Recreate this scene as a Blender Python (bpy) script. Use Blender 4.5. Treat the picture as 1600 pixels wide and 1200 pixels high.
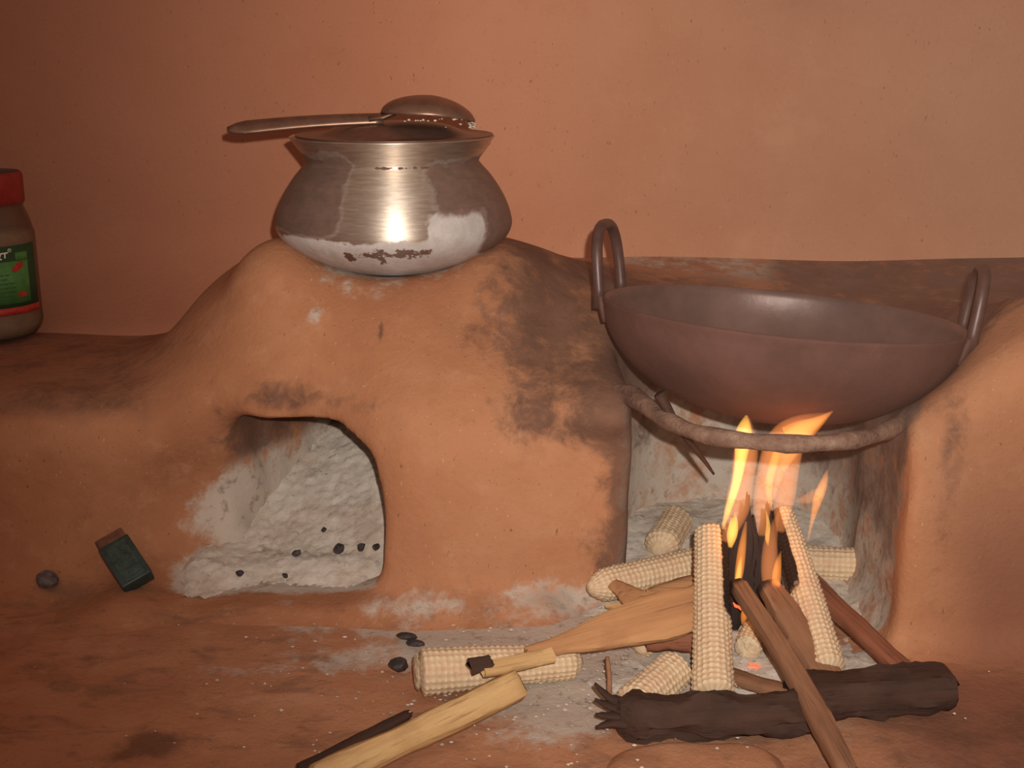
import bpy, bmesh, math, random
import numpy as np
from mathutils import Vector, Matrix
random.seed(7)
rng = np.random.RandomState(11)
scene = bpy.context.scene
for o in list(bpy.data.objects):
    bpy.data.objects.remove(o)
C = scene.collection
R = math.radians

# ------------------------------------------------------------------ camera, world, light, exposure
cam = bpy.data.cameras.new('camera')
cam.lens = 45.0
cam.sensor_width = 36.0
cam.clip_start = 0.01
camo = bpy.data.objects.new('camera', cam)
camo.location = (0, 0, .44)
camo.rotation_euler = (R(75), 0, 0)
C.objects.link(camo)
scene.camera = camo

w = bpy.data.worlds.new('world')
scene.world = w
w.use_nodes = True
w.node_tree.nodes['Background'].inputs[0].default_value = (1.0, .62, .48, 1)
w.node_tree.nodes['Background'].inputs[1].default_value = .28

fl = bpy.data.lights.new('camera_flash', 'SPOT')
fl.energy = 41.5
fl.color = (1, .93, .86)
fl.shadow_soft_size = .006
fl.spot_size = R(82)
fl.spot_blend = 1.0
flo = bpy.data.objects.new('camera_flash', fl)
flo.location = (.024, -.005, .476)
C.objects.link(flo)
_aim = Vector((.27, 1.36, .29))
flo.rotation_euler = (_aim - flo.location).to_track_quat('-Z', 'Y').to_euler()

scene.cycles.volume_step_rate = 6
scene.cycles.max_bounces = 6
scene.cycles.diffuse_bounces = 3
scene.view_settings.view_transform = 'Standard'
scene.view_settings.look = 'None'
scene.view_settings.exposure = 0.0
scene.view_settings.gamma = 1.0
scene.view_settings.use_curve_mapping = False

# ------------------------------------------------------------------ helpers
def tag(o, label=None, cat=None, group=None, kind=None):
    if label: o['label'] = label
    if cat: o['category'] = cat
    if group: o['group'] = group
    if kind: o['kind'] = kind
    return o

def empty(name, loc=(0, 0, 0), rot=(0, 0, 0)):
    o = bpy.data.objects.new(name, None)
    o.empty_display_size = .02
    o.location = loc
    o.rotation_euler = rot
    C.objects.link(o)
    return o

def outward(verts, faces):
    """reverse the faces when a closed shape is inside out (signed volume < 0)"""
    vol = 0.0
    for g in faces:
        a = verts[g[0]]
        for i in range(1, len(g) - 1):
            b, c = verts[g[i]], verts[g[i + 1]]
            vol += a[0] * (b[1] * c[2] - b[2] * c[1]) + a[1] * (b[2] * c[0] - b[0] * c[2]) + a[2] * (b[0] * c[1] - b[1] * c[0])
    return faces if vol > 0 else [tuple(reversed(g)) for g in faces]

def mesh(name, verts, faces, mat, parent=None, smooth=True, attrs=None):
    me = bpy.data.meshes.new(name)
    me.from_pydata([tuple(map(float, v)) for v in verts], [], [tuple(map(int, f)) for f in faces])
    if attrs:
        for k, a in attrs.items():
            at = me.attributes.new(k, 'FLOAT', 'POINT')
            at.data.foreach_set('value', np.asarray(a, dtype=np.float32))
    if smooth:
        me.polygons.foreach_set('use_smooth', [True] * len(me.polygons))
    me.update()
    me.materials.append(mat)
    o = bpy.data.objects.new(name, me)
    C.objects.link(o)
    if parent is not None:
        o.parent = parent
    return o

def sm(a, b, x):
    t = np.clip((x - a) / (b - a), 0, 1)
    return t * t * (3 - 2 * t)

def sines(x, y, z, f, seed):
    r = np.random.RandomState(seed)
    s = 0
    for i in range(5):
        k = r.normal(size=3)
        k = k / np.linalg.norm(k) * f * (0.7 + .7 * r.rand())
        s = s + np.sin(k[0] * x + k[1] * y + k[2] * z + r.rand() * 6.28)
    return s / 3.0

def lathe(profile, n=64):
    """profile of (r, z); closed rings about Z"""
    v, f = [], []
    for (r, z) in profile:
        for j in range(n):
            a = 2 * math.pi * j / n
            v.append((r * math.cos(a), r * math.sin(a), z))
    m = len(profile)
    for i in range(m - 1):
        for j in range(n):
            k = (j + 1) % n
            f.append((i * n + j, i * n + k, (i + 1) * n + k, (i + 1) * n + j))
    if profile[0][0] < .003: f.append(tuple(range(n - 1, -1, -1)))
    if profile[-1][0] < .003: f.append(tuple((m - 1) * n + j for j in range(n)))
    return v, f

def smooth_profile(pts, sub=6):
    out = []
    n = len(pts)
    P = [np.array(p, float) for p in pts]
    for i in range(n - 1):
        p0, p1, p2, p3 = P[max(i - 1, 0)], P[i], P[i + 1], P[min(i + 2, n - 1)]
        for s in range(sub):
            t = s / sub
            out.append(.5 * ((2 * p1) + (-p0 + p2) * t + (2 * p0 - 5 * p1 + 4 * p2 - p3) * t * t + (-p0 + 3 * p1 - 3 * p2 + p3) * t ** 3))
    out.append(P[-1])
    return [tuple(p) for p in out]

def sweep(path, rad, n=12, cross=None, noise=0, seed=0, up=(0, 0, 1), cap=True):
    """tube along path (Catmull points already); rad: list of (a,b) half sizes or floats. cross(theta)->radius factor"""
    r = np.random.RandomState(seed)
    P = [Vector(p) for p in path]
    v, f = [], []
    m = len(P)
    prev = None
    for i in range(m):
        t = (P[min(i + 1, m - 1)] - P[max(i - 1, 0)]).normalized()
        u = Vector(up) if prev is None else prev
        u = (u - t * u.dot(t))
        if u.length < 1e-5:
            u = Vector((1, 0, 0)) - t * t.x
        u.normalize()
        prev = u
        s = t.cross(u)
        q = rad[i]
        a, b = (q, q) if not hasattr(q, '__len__') else q
        for j in range(n):
            th = 2 * math.pi * j / n
            c = cross(th) if cross else 1.0
            c *= 1 + noise * (r.rand() - .5) * 2
            v.append(P[i] + s * (a * c * math.cos(th)) + u * (b * c * math.sin(th)))
    for i in range(m - 1):
        for j in range(n):
            k = (j + 1) % n
            f.append((i * n + j, i * n + k, (i + 1) * n + k, (i + 1) * n + j))
    if cap:
        f.append(tuple(range(n - 1, -1, -1)))
        f.append(tuple((m - 1) * n + j for j in range(n)))
        f = outward(v, f)
    return v, f

def frame(a, b, upv=(0, 0, 1), roll=0):
    """matrix taking local X axis from a towards b"""
    a, b = Vector(a), Vector(b)
    x = (b - a).normalized()
    u = Vector(upv)
    z = (u - x * u.dot(x)).normalized()
    y = z.cross(x)
    M = Matrix((x, y, z)).transposed().to_4x4()
    M = M @ Matrix.Rotation(roll, 4, 'X')
    M.translation = a
    return M, (b - a).length

# ------------------------------------------------------------------ materials
class NT:
    def __init__(s, name, rough=.9, spec=.25):
        s.m = bpy.data.materials.new(name)
        s.m.use_nodes = True
        s.t = s.m.node_tree
        s.b = s.t.nodes['Principled BSDF']
        s.out = s.t.nodes['Material Output']
        s.b.inputs['Roughness'].default_value = rough
        s.b.inputs['Specular IOR Level'].default_value = spec
        s._c = {}
    def n(s, typ, **kw):
        nd = s.t.nodes.new(typ)
        for k, v in kw.items(): setattr(nd, k, v)
        return nd
    def l(s, a, b): s.t.links.new(a, b)
    def coord(s, which='Object', scale=(1, 1, 1)):
        key = (which, tuple(scale))
        if key in s._c: return s._c[key]
        tc = s.n('ShaderNodeTexCoord')
        mp = s.n('ShaderNodeMapping')
        mp.inputs['Scale'].default_value = scale
        s.l(tc.outputs[which], mp.inputs['Vector'])
        s._c[key] = mp.outputs['Vector']
        return mp.outputs['Vector']
    def noise(s, scale, detail=6, rough=.6, vec=None, dist=0.0):
        nd = s.n('ShaderNodeTexNoise')
        nd.inputs['Scale'].default_value = scale
        nd.inputs['Detail'].default_value = detail
        nd.inputs['Roughness'].default_value = rough
        nd.inputs['Distortion'].default_value = dist
        s.l(vec if vec is not None else s.coord(), nd.inputs['Vector'])
        return nd.outputs['Fac']
    def ramp(s, fac, stops, interp='LINEAR'):
        nd = s.n('ShaderNodeValToRGB')
        cr = nd.color_ramp
        cr.interpolation = interp
        while len(cr.elements) < len(stops): cr.elements.new(.5)
        for e, (p, c) in zip(cr.elements, stops):
            e.position = p
            e.color = tuple(c) + (1,) if len(c) == 3 else c
        s.l(fac, nd.inputs['Fac'])
        return nd.outputs['Color']
    def step(s, fac, a, b):
        nd = s.n('ShaderNodeMapRange', interpolation_type='SMOOTHSTEP')
        nd.inputs['From Min'].default_value = a
        nd.inputs['From Max'].default_value = b
        s.l(fac, nd.inputs['Value'])
        return nd.outputs['Result']
    def math(s, op, a, b=0.0, c=None):
        nd = s.n('ShaderNodeMath', operation=op)
        for i, q in enumerate((a, b, c)):
            if q is None: continue
            if isinstance(q, (int, float)): nd.inputs[i].default_value = q
            else: s.l(q, nd.inputs[i])
        return nd.outputs[0]
    def mix(s, fac, a, b, blend='MIX'):
        nd = s.n('ShaderNodeMix', data_type='RGBA', blend_type=blend)
        for i, q in ((0, fac), (6, a), (7, b)):
            if isinstance(q, (int, float)): nd.inputs[i].default_value = q
            elif isinstance(q, tuple): nd.inputs[i].default_value = q + (1,) if len(q) == 3 else q
            else: s.l(q, nd.inputs[i])
        return nd.outputs[2]
    def attr(s, name):
        return s.n('ShaderNodeAttribute', attribute_name=name).outputs['Fac']
    def col(s, c):
        if isinstance(c, tuple): s.b.inputs['Base Color'].default_value = c + (1,)
        else: s.l(c, s.b.inputs['Base Color'])
    def bump(s, h, strength=.3, dist=.002):
        nd = s.n('ShaderNodeBump')
        nd.inputs['Strength'].default_value = strength
        nd.inputs['Distance'].default_value = dist
        s.l(h, nd.inputs['Height'])
        s.l(nd.outputs[0], s.b.inputs['Normal'])

MUD = (.42, .185, .090)
MUD_D = (.33, .135, .065)
MUD_L = (.48, .235, .125)
ASH = (.52, .445, .365)
SOOT = (.055, .030, .022)

def mud_material(name, a=MUD, d=MUD_D, l=MUD_L, stains=True, scale=1.0, mottle=0.0):
    t = NT(name, .92, .2)
    big = t.noise(5 * scale, 4, .6)
    mid = t.noise(28 * scale, 6, .65)
    fine = t.noise(230, 5, .7)
    c = t.ramp(big, [(.3, d), (.52, a), (.75, l)])
    c = t.mix(t.step(mid, .5, .78), c, l)
    c = t.mix(t.math('MULTIPLY', t.step(mid, .48, .22), .55), c, d)
    c = t.mix(t.math('MULTIPLY', t.step(fine, .42, .2), .35), c, (.16, .065, .035))
    if mottle:
        tr = t.attr('trod')
        mo = t.noise(16, 7, .68, t.coord('Object', (1, 2.2, 1)), .5)
        c = t.mix(t.math('MULTIPLY', tr, t.math('MULTIPLY', t.step(mo, .50, .66), mottle)), c, (.205, .112, .07))
        c = t.mix(t.math('MULTIPLY', tr, t.math('MULTIPLY', t.step(mo, .44, .30), mottle * .6)), c, (.50, .285, .175))
        mo2 = t.noise(75, 6, .7, t.coord('Object', (1, 1.6, 1)), .3)
        c = t.mix(t.math('MULTIPLY', tr, t.math('MULTIPLY', t.step(mo2, .56, .70), mottle * .7)), c, (.15, .085, .055))
    # straw and grit flecks
    sp = t.noise(420, 2, .5, t.coord('Object', (1, 1, .35)))
    c = t.mix(t.math('MULTIPLY', t.step(sp, .70, .76), .5), c, (.60, .40, .24))
    c = t.mix(t.math('MULTIPLY', t.step(sp, .29, .25), .6), c, (.10, .045, .03))
    hb = t.math('ADD', t.math('MULTIPLY', mid, .8), t.math('MULTIPLY', fine, .35))
    if stains:
        grain = t.noise(60, 7, .72, None, .6)
        grain2 = t.noise(21, 6, .65, None, .3)
        g = t.math('ADD', t.math('MULTIPLY', t.math('SUBTRACT', grain, .5), .9), t.math('MULTIPLY', t.math('SUBTRACT', grain2, .5), 1.3))
        # pale ash dusting
        am = t.step(t.math('ADD', t.attr('ash'), g), .30, .72)
        ashc = t.ramp(t.noise(90, 6, .7), [(.28, (.20, .16, .13)), (.45, ASH), (.7, (.52, .46, .39))])
        c = t.mix(t.math('MULTIPLY', am, .92), c, ashc)
        # soot and smoke staining, plus shade painted on the right front floor
        smk = t.step(t.math('ADD', t.attr('soot'), g), .28, .80)
        sc_ = t.ramp(mid, [(.32, (.085, .045, .032)), (.72, (.17, .088, .058))])
        c = t.mix(t.math('MULTIPLY', smk, .86), c, sc_)
        # painted flash falloff and right-hand shade, plus browned ledge top and wall blotch
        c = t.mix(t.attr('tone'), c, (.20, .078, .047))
        # brown patches, plus shade painted on the right front floor
        dk = t.step(t.math('ADD', t.attr('damp_shade'), g), .30, .85)
        c = t.mix(t.math('MULTIPLY', dk, .72), c, (.125, .062, .038))
    t.col(c)
    t.bump(hb, .55, .004)
    return t.m

M_stove = mud_material('stove_mud', mottle=.6)
M_floor = mud_material('floor_mud', (.46, .212, .110), (.36, .155, .08), (.52, .265, .15), mottle=.6)
M_wall = mud_material('wall_mud', (.58, .250, .138), (.52, .210, .112), (.62, .28, .16), scale=.55)

def m_ash():
    t = NT('wood_ash', .97, .1)
    n1 = t.noise(70, 8, .7); n2 = t.noise(300, 4, .7); n3 = t.noise(18, 4, .6)
    c = t.ramp(n1, [(.20, (.26, .21, .175)), (.40, (.57, .49, .405)), (.62, (.66, .59, .505)), (.8, (.74, .69, .62))])
    c = t.mix(t.math('MULTIPLY', t.step(n3, .50, .70), .45), c, (.40, .27, .19))
    c = t.mix(t.math('MULTIPLY', t.step(n2, .34, .26), .6), c, (.12, .10, .095))
    t.col(c); t.bump(t.math('ADD', n1, t.math('MULTIPLY', n2, .5)), .45, .003)
    return t.m
M_ash = m_ash()

def m_cob():
    t = NT('corn_cob_husk', .9, .15)
    n1 = t.noise(45, 5, .6); n2 = t.noise(400, 3, .6)
    c = t.ramp(t.attr('ridge'), [(.0, (.40, .23, .135)), (.35, (.60, .42, .25)), (.85, (.74, .60, .41))])
    c = t.mix(t.math('MULTIPLY', t.step(n1, .48, .72), .5), c, (.58, .36, .235))
    c = t.mix(t.math('MULTIPLY', t.step(n2, .58, .75), .3), c, (.80, .68, .48))
    ch = t.step(t.math('ADD', t.attr('char'), t.math('MULTIPLY', t.math('SUBTRACT', t.noise(120, 6, .7), .5), 1.0)), .35, .7)
    c = t.mix(ch, c, (.022, .013, .010))
    t.col(c); t.bump(n2, .4, .001)
    return t.m
M_cob = m_cob()

def m_pith():
    t = NT('corn_pith', .95, .1)
    t.col(t.ramp(t.noise(260, 6, .7), [(.3, (.42, .27, .15)), (.55, (.70, .55, .36)), (.75, (.82, .70, .5))]))
    t.bump(t.noise(300, 5, .7), .7, .002)
    return t.m
M_pith = m_pith()

def m_wood(name, a, b, dark, char_end=False):
    t = NT(name, .8, .25)
    g = t.noise(60, 8, .7, t.coord('Object', (.06, 1, 1)), .4)
    g2 = t.noise(260, 5, .65, t.coord('Object', (.03, 1, 1)))
    p = t.noise(22, 5, .6)
    c = t.ramp(g, [(.3, b), (.6, a)])
    c = t.mix(t.math('MULTIPLY', t.step(g2, .46, .3), .7), c, dark)
    c = t.mix(t.math('MULTIPLY', t.step(p, .54, .75), .55), c, b)
    ch = t.step(t.math('ADD', t.attr('char'), t.math('MULTIPLY', t.math('SUBTRACT', p, .5), 1.2)), .35, .75)
    c = t.mix(ch, c, (.025, .016, .012))
    t.col(c); t.bump(t.math('ADD', g, t.math('MULTIPLY', g2, .7)), .6, .0025)
    return t.m
M_wood_y = m_wood('split_wood_yellow', (.66, .44, .20), (.44, .24, .10), (.22, .11, .05))
M_wood_o = m_wood('split_wood_tan', (.52, .27, .12), (.36, .165, .075), (.15, .07, .035))
M_wood_b = m_wood('stick_brown', (.30, .145, .075), (.19, .085, .045), (.08, .04, .025))
M_wood_r = m_wood('stick_red_brown', (.27, .10, .05), (.18, .062, .034), (.08, .03, .02))
M_bark = m_wood('bark_dark', (.066, .032, .021), (.038, .020, .014), (.018, .011, .008))
M_char = m_wood('charred_wood', (.030, .020, .017), (.018, .012, .010), (.01, .008, .007))

def m_charcoal():
    t = NT('charcoal', .6, .4)
    t.col(t.ramp(t.noise(140, 6, .7), [(.35, (.018, .014, .014)), (.62, (.06, .047, .045)), (.8, (.17, .15, .15))]))
    t.bump(t.noise(200, 5), .6, .002)
    return t.m
M_charcoal = m_charcoal()

def m_iron():
    t = NT('blackened_iron', .42, .5)
    n1 = t.noise(14, 6, .65); n2 = t.noise(90, 6, .7)
    c = t.ramp(n1, [(.3, (.115, .068, .056)), (.55, (.20, .115, .093)), (.75, (.26, .155, .125))])
    c = t.mix(t.math('MULTIPLY', t.step(n2, .55, .75), .4), c, (.15, .075, .05))
    t.col(c)
    t.b.inputs['Metallic'].default_value = .35
    t.l(t.ramp(n1, [(.3, (.5, .5, .5)), (.7, (.32, .32, .32))]), t.b.inputs['Roughness'])
    t.bump(n2, .25, .001)
    return t.m
M_iron = m_iron()

def m_iron_out():
    t = NT('sooted_iron', .8, .3)
    n1 = t.noise(18, 6, .65); n2 = t.noise(120, 6, .7)
    c = t.ramp(n1, [(.3, (.085, .038, .028)), (.7, (.14, .063, .047))])
    t.col(c); t.bump(n2, .4, .0015)
    return t.m
M_iron_out = m_iron_out()

def m_rod():
    t = NT('mud_caked_rod', .85, .25)
    n1 = t.noise(40, 6, .7); n2 = t.noise(200, 5, .7)
    c = t.ramp(n1, [(.3, (.10, .052, .036)), (.5, (.22, .125, .085)), (.72, (.36, .24, .165))])
    t.col(c); t.bump(t.math('ADD', n1, n2), .7, .003)
    return t.m
M_rod = m_rod()

def m_alu():
    t = NT('tarnished_aluminium', .3, .5)
    fine = t.noise(60, 6, .65, t.coord('Object', (1, 1, 9)))
    n1 = t.noise(16, 7, .68, None, .5); n2 = t.noise(75, 6, .7)
    c = t.mix(t.step(fine, .35, .7), (.56, .47, .38), (.74, .65, .54))
    g = t.math('ADD', t.math('MULTIPLY', t.math('SUBTRACT', n1, .5), 1.5), t.math('MULTIPLY', t.math('SUBTRACT', n2, .5), .5))
    sk = t.step(t.math('ADD', t.attr('soot'), g), .34, .70)
    wh = t.step(t.math('ADD', t.attr('ash'), g), .42, .60)
    br = t.step(t.math('ADD', t.attr('scorch'), t.math('MULTIPLY', t.math('SUBTRACT', n2, .5), 2.4)), .5, .62)
    whc = t.ramp(n2, [(.3, (.42, .375, .345)), (.6, (.56, .51, .47))])
    c = t.mix(wh, c, whc)
    c = t.mix(t.math('MULTIPLY', sk, .9), c, t.ramp(n2, [(.3, (.10, .052, .038)), (.7, (.19, .10, .07))]))
    c = t.mix(br, c, (.13, .065, .04))
    t.col(c)
    keep = t.math('MULTIPLY', t.math('SUBTRACT', 1.0, t.math('MULTIPLY', sk, .75)), t.math('SUBTRACT', 1.0, t.math('MULTIPLY', wh, .95)))
    keep = t.math('MULTIPLY', keep, t.math('SUBTRACT', 1.0, br))
    t.l(t.math('MULTIPLY', keep, .92), t.b.inputs['Metallic'])
    t.l(t.math('SUBTRACT', .72, t.math('MULTIPLY', keep, .25)), t.b.inputs['Roughness'])
    t.b.inputs['Anisotropic'].default_value = .8
    t.b.inputs['Anisotropic Rotation'].default_value = .25
    tg = t.n('ShaderNodeTangent', direction_type='RADIAL', axis='Z')
    t.l(tg.outputs[0], t.b.inputs['Tangent'])
    t.bump(fine, .12, .001)
    return t.m
M_alu = m_alu()

def m_simple(name, c, rough=.6, metal=0.0, var=.25, scale=60, spec=.4):
    t = NT(name, rough, spec)
    lo = tuple(x * (1 - var) for x in c); hi = tuple(min(1, x * (1 + var)) for x in c)
    t.col(t.ramp(t.noise(scale, 5, .65), [(.3, lo), (.7, hi)]))
    t.b.inputs['Metallic'].default_value = metal
    return t.m
M_handle = m_simple('dark_forged_iron', (.085, .042, .033), .42, .2, .3, 80, .5)
M_lid = m_simple('dark_steel_lid', (.21, .115, .08), .38, .65)
M_ladle = m_simple('worn_steel_ladle', (.24, .135, .09), .36, .7)
M_rice = m_simple('dried_rice', (.68, .58, .45), .8)
M_red = m_simple('red_plastic', (.26, .022, .018), .45)
M_liddark = m_simple('dusty_lid_top', (.10, .055, .035), .8)
M_label = m_simple('green_label', (.075, .21, .05), .55, 0, .2, 120)
M_labeld = m_simple('dark_green_label', (.022, .062, .022), .55)
M_labelr = m_simple('red_label_band', (.42, .035, .022), .55, 0, .3, 200)
M_white = m_simple('white_print', (.78, .72, .58), .6, 0, .05)
M_print = m_simple('dark_green_print', (.03, .09, .025), .6, 0, .1)
M_cont = m_simple('pale_powder', (.47, .35, .23), .9, 0, .25, 50)
M_match = m_simple('dark_green_card', (.022, .040, .034), .45, 0, .45, 90, .5)
M_matchb = m_simple('worn_brown_card', (.13, .055, .03), .8, 0, .4, 120)

def m_plastic():
    t = NT('clear_jar_plastic', .25, .5)
    tr = t.n('ShaderNodeBsdfTransparent'); tr.inputs[0].default_value = (.86, .78, .70, 1)
    t.col(t.ramp(t.noise(30, 5), [(.3, (.13, .075, .05)), (.7, (.20, .13, .09))]))
    mx = t.n('ShaderNodeMixShader'); mx.inputs[0].default_value = .42
    t.l(tr.outputs[0], mx.inputs[1]); t.l(t.b.outputs[0], mx.inputs[2])
    t.l(mx.outputs[0], t.out.inputs['Surface'])
    return t.m
M_plastic = m_plastic()

def m_flame(name, c, strength):
    m = bpy.data.materials.new(name); m.use_nodes = True
    nt = m.node_tree
    nt.nodes.remove(nt.nodes['Principled BSDF'])
    e = nt.nodes.new('ShaderNodeEmission')
    e.inputs[0].default_value = c + (1,)
    e.inputs[1].default_value = strength
    nt.links.new(e.outputs[0], nt.nodes['Material Output'].inputs['Volume'])
    return m
M_fl_core = m_flame('flame_core', (1.0, .47, .08), 190)
M_fl_mid = m_flame('flame_mid', (1.0, .30, .05), 130)
M_fl_soft = m_flame('flame_soft', (1.0, .30, .08), 52)
def m_ember():
    m = bpy.data.materials.new('glowing_ember'); m.use_nodes = True
    b = m.node_tree.nodes['Principled BSDF']
    b.inputs['Base Color'].default_value = (.08, .02, .01, 1)
    b.inputs['Emission Color'].default_value = (1, .12, .04, 1)
    b.inputs['Emission Strength'].default_value = 1.6
    return m
M_ember = m_ember()

# ------------------------------------------------------------------ wall and floor
def blob(x, y, cx, cy, rx, ry, rot=0.0):
    c, s = math.cos(rot), math.sin(rot)
    u = ((x - cx) * c + (y - cy) * s) / rx
    v = (-(x - cx) * s + (y - cy) * c) / ry
    return np.exp(-(u * u + v * v))

def grid(xs, ys):
    X, Y = np.meshgrid(xs, ys)
    nx, ny = len(xs), len(ys)
    i = np.arange((ny - 1) * nx).reshape(ny - 1, nx)[:, :-1].ravel()
    F = np.stack([i, i + 1, i + nx + 1, i + nx], 1)
    return X.ravel(), Y.ravel(), F

X, Z, F = grid(np.concatenate([np.linspace(-3, -.8, 30), np.linspace(-.78, .78, 120), np.linspace(.8, 3, 30)]), np.concatenate([np.linspace(-.1, .9, 80), np.linspace(.92, 2.4, 30)]))
Yw = 1.36 + .006 * sines(X, Z, 0 * X, 7, 3) + .0025 * sines(X, Z, 0 * X, 26, 4)
Yw = Yw - .05 * sm(.26, .10, Z)                    # the plaster swells out towards the shelf
Yw = Yw - .075 * np.clip((.235 - Z) / .085, 0, 1) ** 2.2 * sm(-.15, -.35, X)   # cove above the left ledge
ashw = .30 * blob(X, Z, .25, .20, .35, .028)
sootw = .20 * blob(X, Z, .12, .215, .12, .02) + .16 * blob(X, Z, .28, .50, .10, .07) + .14 * blob(X, Z, -.5, .22, .2, .05)
tonew = .62 * sm(.05, -.55, X + .08 * sines(X, Z, 0 * X, 5, 77)) + .28 * blob(X, Z, .33, .50, .12, .05) * (.7 + .5 * sines(X, Z, 0 * X, 40, 79))  # flash falloff painted towards the left, plus a reddish blotch
dampw = .16 * blob(X, Z, .22, .52, .06, .06)
wall = mesh('wall_back', np.stack([X, Yw, Z], 1), F, M_wall, attrs={'ash': ashw, 'soot': sootw, 'damp_shade': dampw, 'tone': tonew})
tag(wall, 'orange mud plastered kitchen wall behind the stove', kind='structure')

def floor_h(x, y):
    return .0025 * sines(x, y, 0 * x, 20, 8) + .0012 * sines(x, y, 0 * x, 70, 9)
X, Y, F = grid(np.concatenate([np.linspace(-3, -.72, 24), np.linspace(-.7, .7, 200), np.linspace(.72, 3, 24)]), np.concatenate([np.linspace(-.8, .58, 20), np.linspace(.6, 1.3, 110), np.linspace(1.31, 1.5, 4)]))
Zf = floor_h(X, Y)
ashf = 1.0 * blob(X, Y, .10, .86, .12, .10) + .62 * blob(X, Y, -.06, .875, .16, .035, .1) + .70 * blob(X, Y, -.02, .935, .13, .028) + .50 * blob(X, Y, -.14, .925, .12, .018, -.1) + .55 * blob(X, Y, .02, .79, .05, .05) + .25 * blob(X, Y, .21, .735, .04, .03)
dampf_shade = .85 * blob(X, Y, -.235, .745, .022, .018) + .34 * blob(X, Y, -.37, .86, .15, .03, -.1) + .38 * blob(X, Y, -.42, .76, .16, .09) + .32 * blob(X, Y, -.19, .80, .035, .02) + .30 * blob(X, Y, -.13, .775, .03, .02) + .30 * blob(X, Y, -.22, .88, .1, .012) + .5 * sm(.18, .27, X) * sm(.84, .76, Y) + .25 * blob(X, Y, -.2, .70, .2, .04)  # brown stains, and shade painted into the right front
sootf_shade = .25 * sm(.20, .30, X) * sm(.86, .78, Y) + .3 * blob(X, Y, .06, .715, .02, .02)  # right front darkening is painted shade, the small blob is soot
floor = mesh('floor', np.stack([X, Y, Zf], 1), F, M_floor, attrs={'ash': np.clip(ashf, 0, 1), 'soot': sootf_shade, 'damp_shade': dampf_shade, 'trod': np.ones(len(X)), 'tone': .85 * sm(.17, .28, X + .02 * sines(X, Y, 0 * X, 25, 78)) * sm(.90, .80, Y)})  # tone here paints shade into the right front corner
tag(floor, 'uneven trodden mud floor dusted with ash', kind='structure')

# ------------------------------------------------------------------ mud stove (one continuous modelled body)
def smin(a, b, k):
    h = np.clip(.5 + .5 * (b - a) / k, 0, 1)
    return b + (a - b) * h - k * h * (1 - h)
def smax(a, b, k): return -smin(-a, -b, k)
def rbox(x, y, z, lo, hi, r):
    c = [(l + h) / 2 for l, h in zip(lo, hi)]
    e = [(h - l) / 2 - r for l, h in zip(lo, hi)]
    q = [np.abs(p - cc) - ee for p, cc, ee in zip((x, y, z), c, e)]
    out = np.sqrt(sum(np.maximum(a, 0) ** 2 for a in q))
    return out + np.minimum(np.maximum(q[0], np.maximum(q[1], q[2])), 0) - r
def ell(x, y, z, c, r):
    k = np.sqrt(((x - c[0]) / r[0]) ** 2 + ((y - c[1]) / r[1]) ** 2 + ((z - c[2]) / r[2]) ** 2)
    return (k - 1) * min(r)

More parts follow.
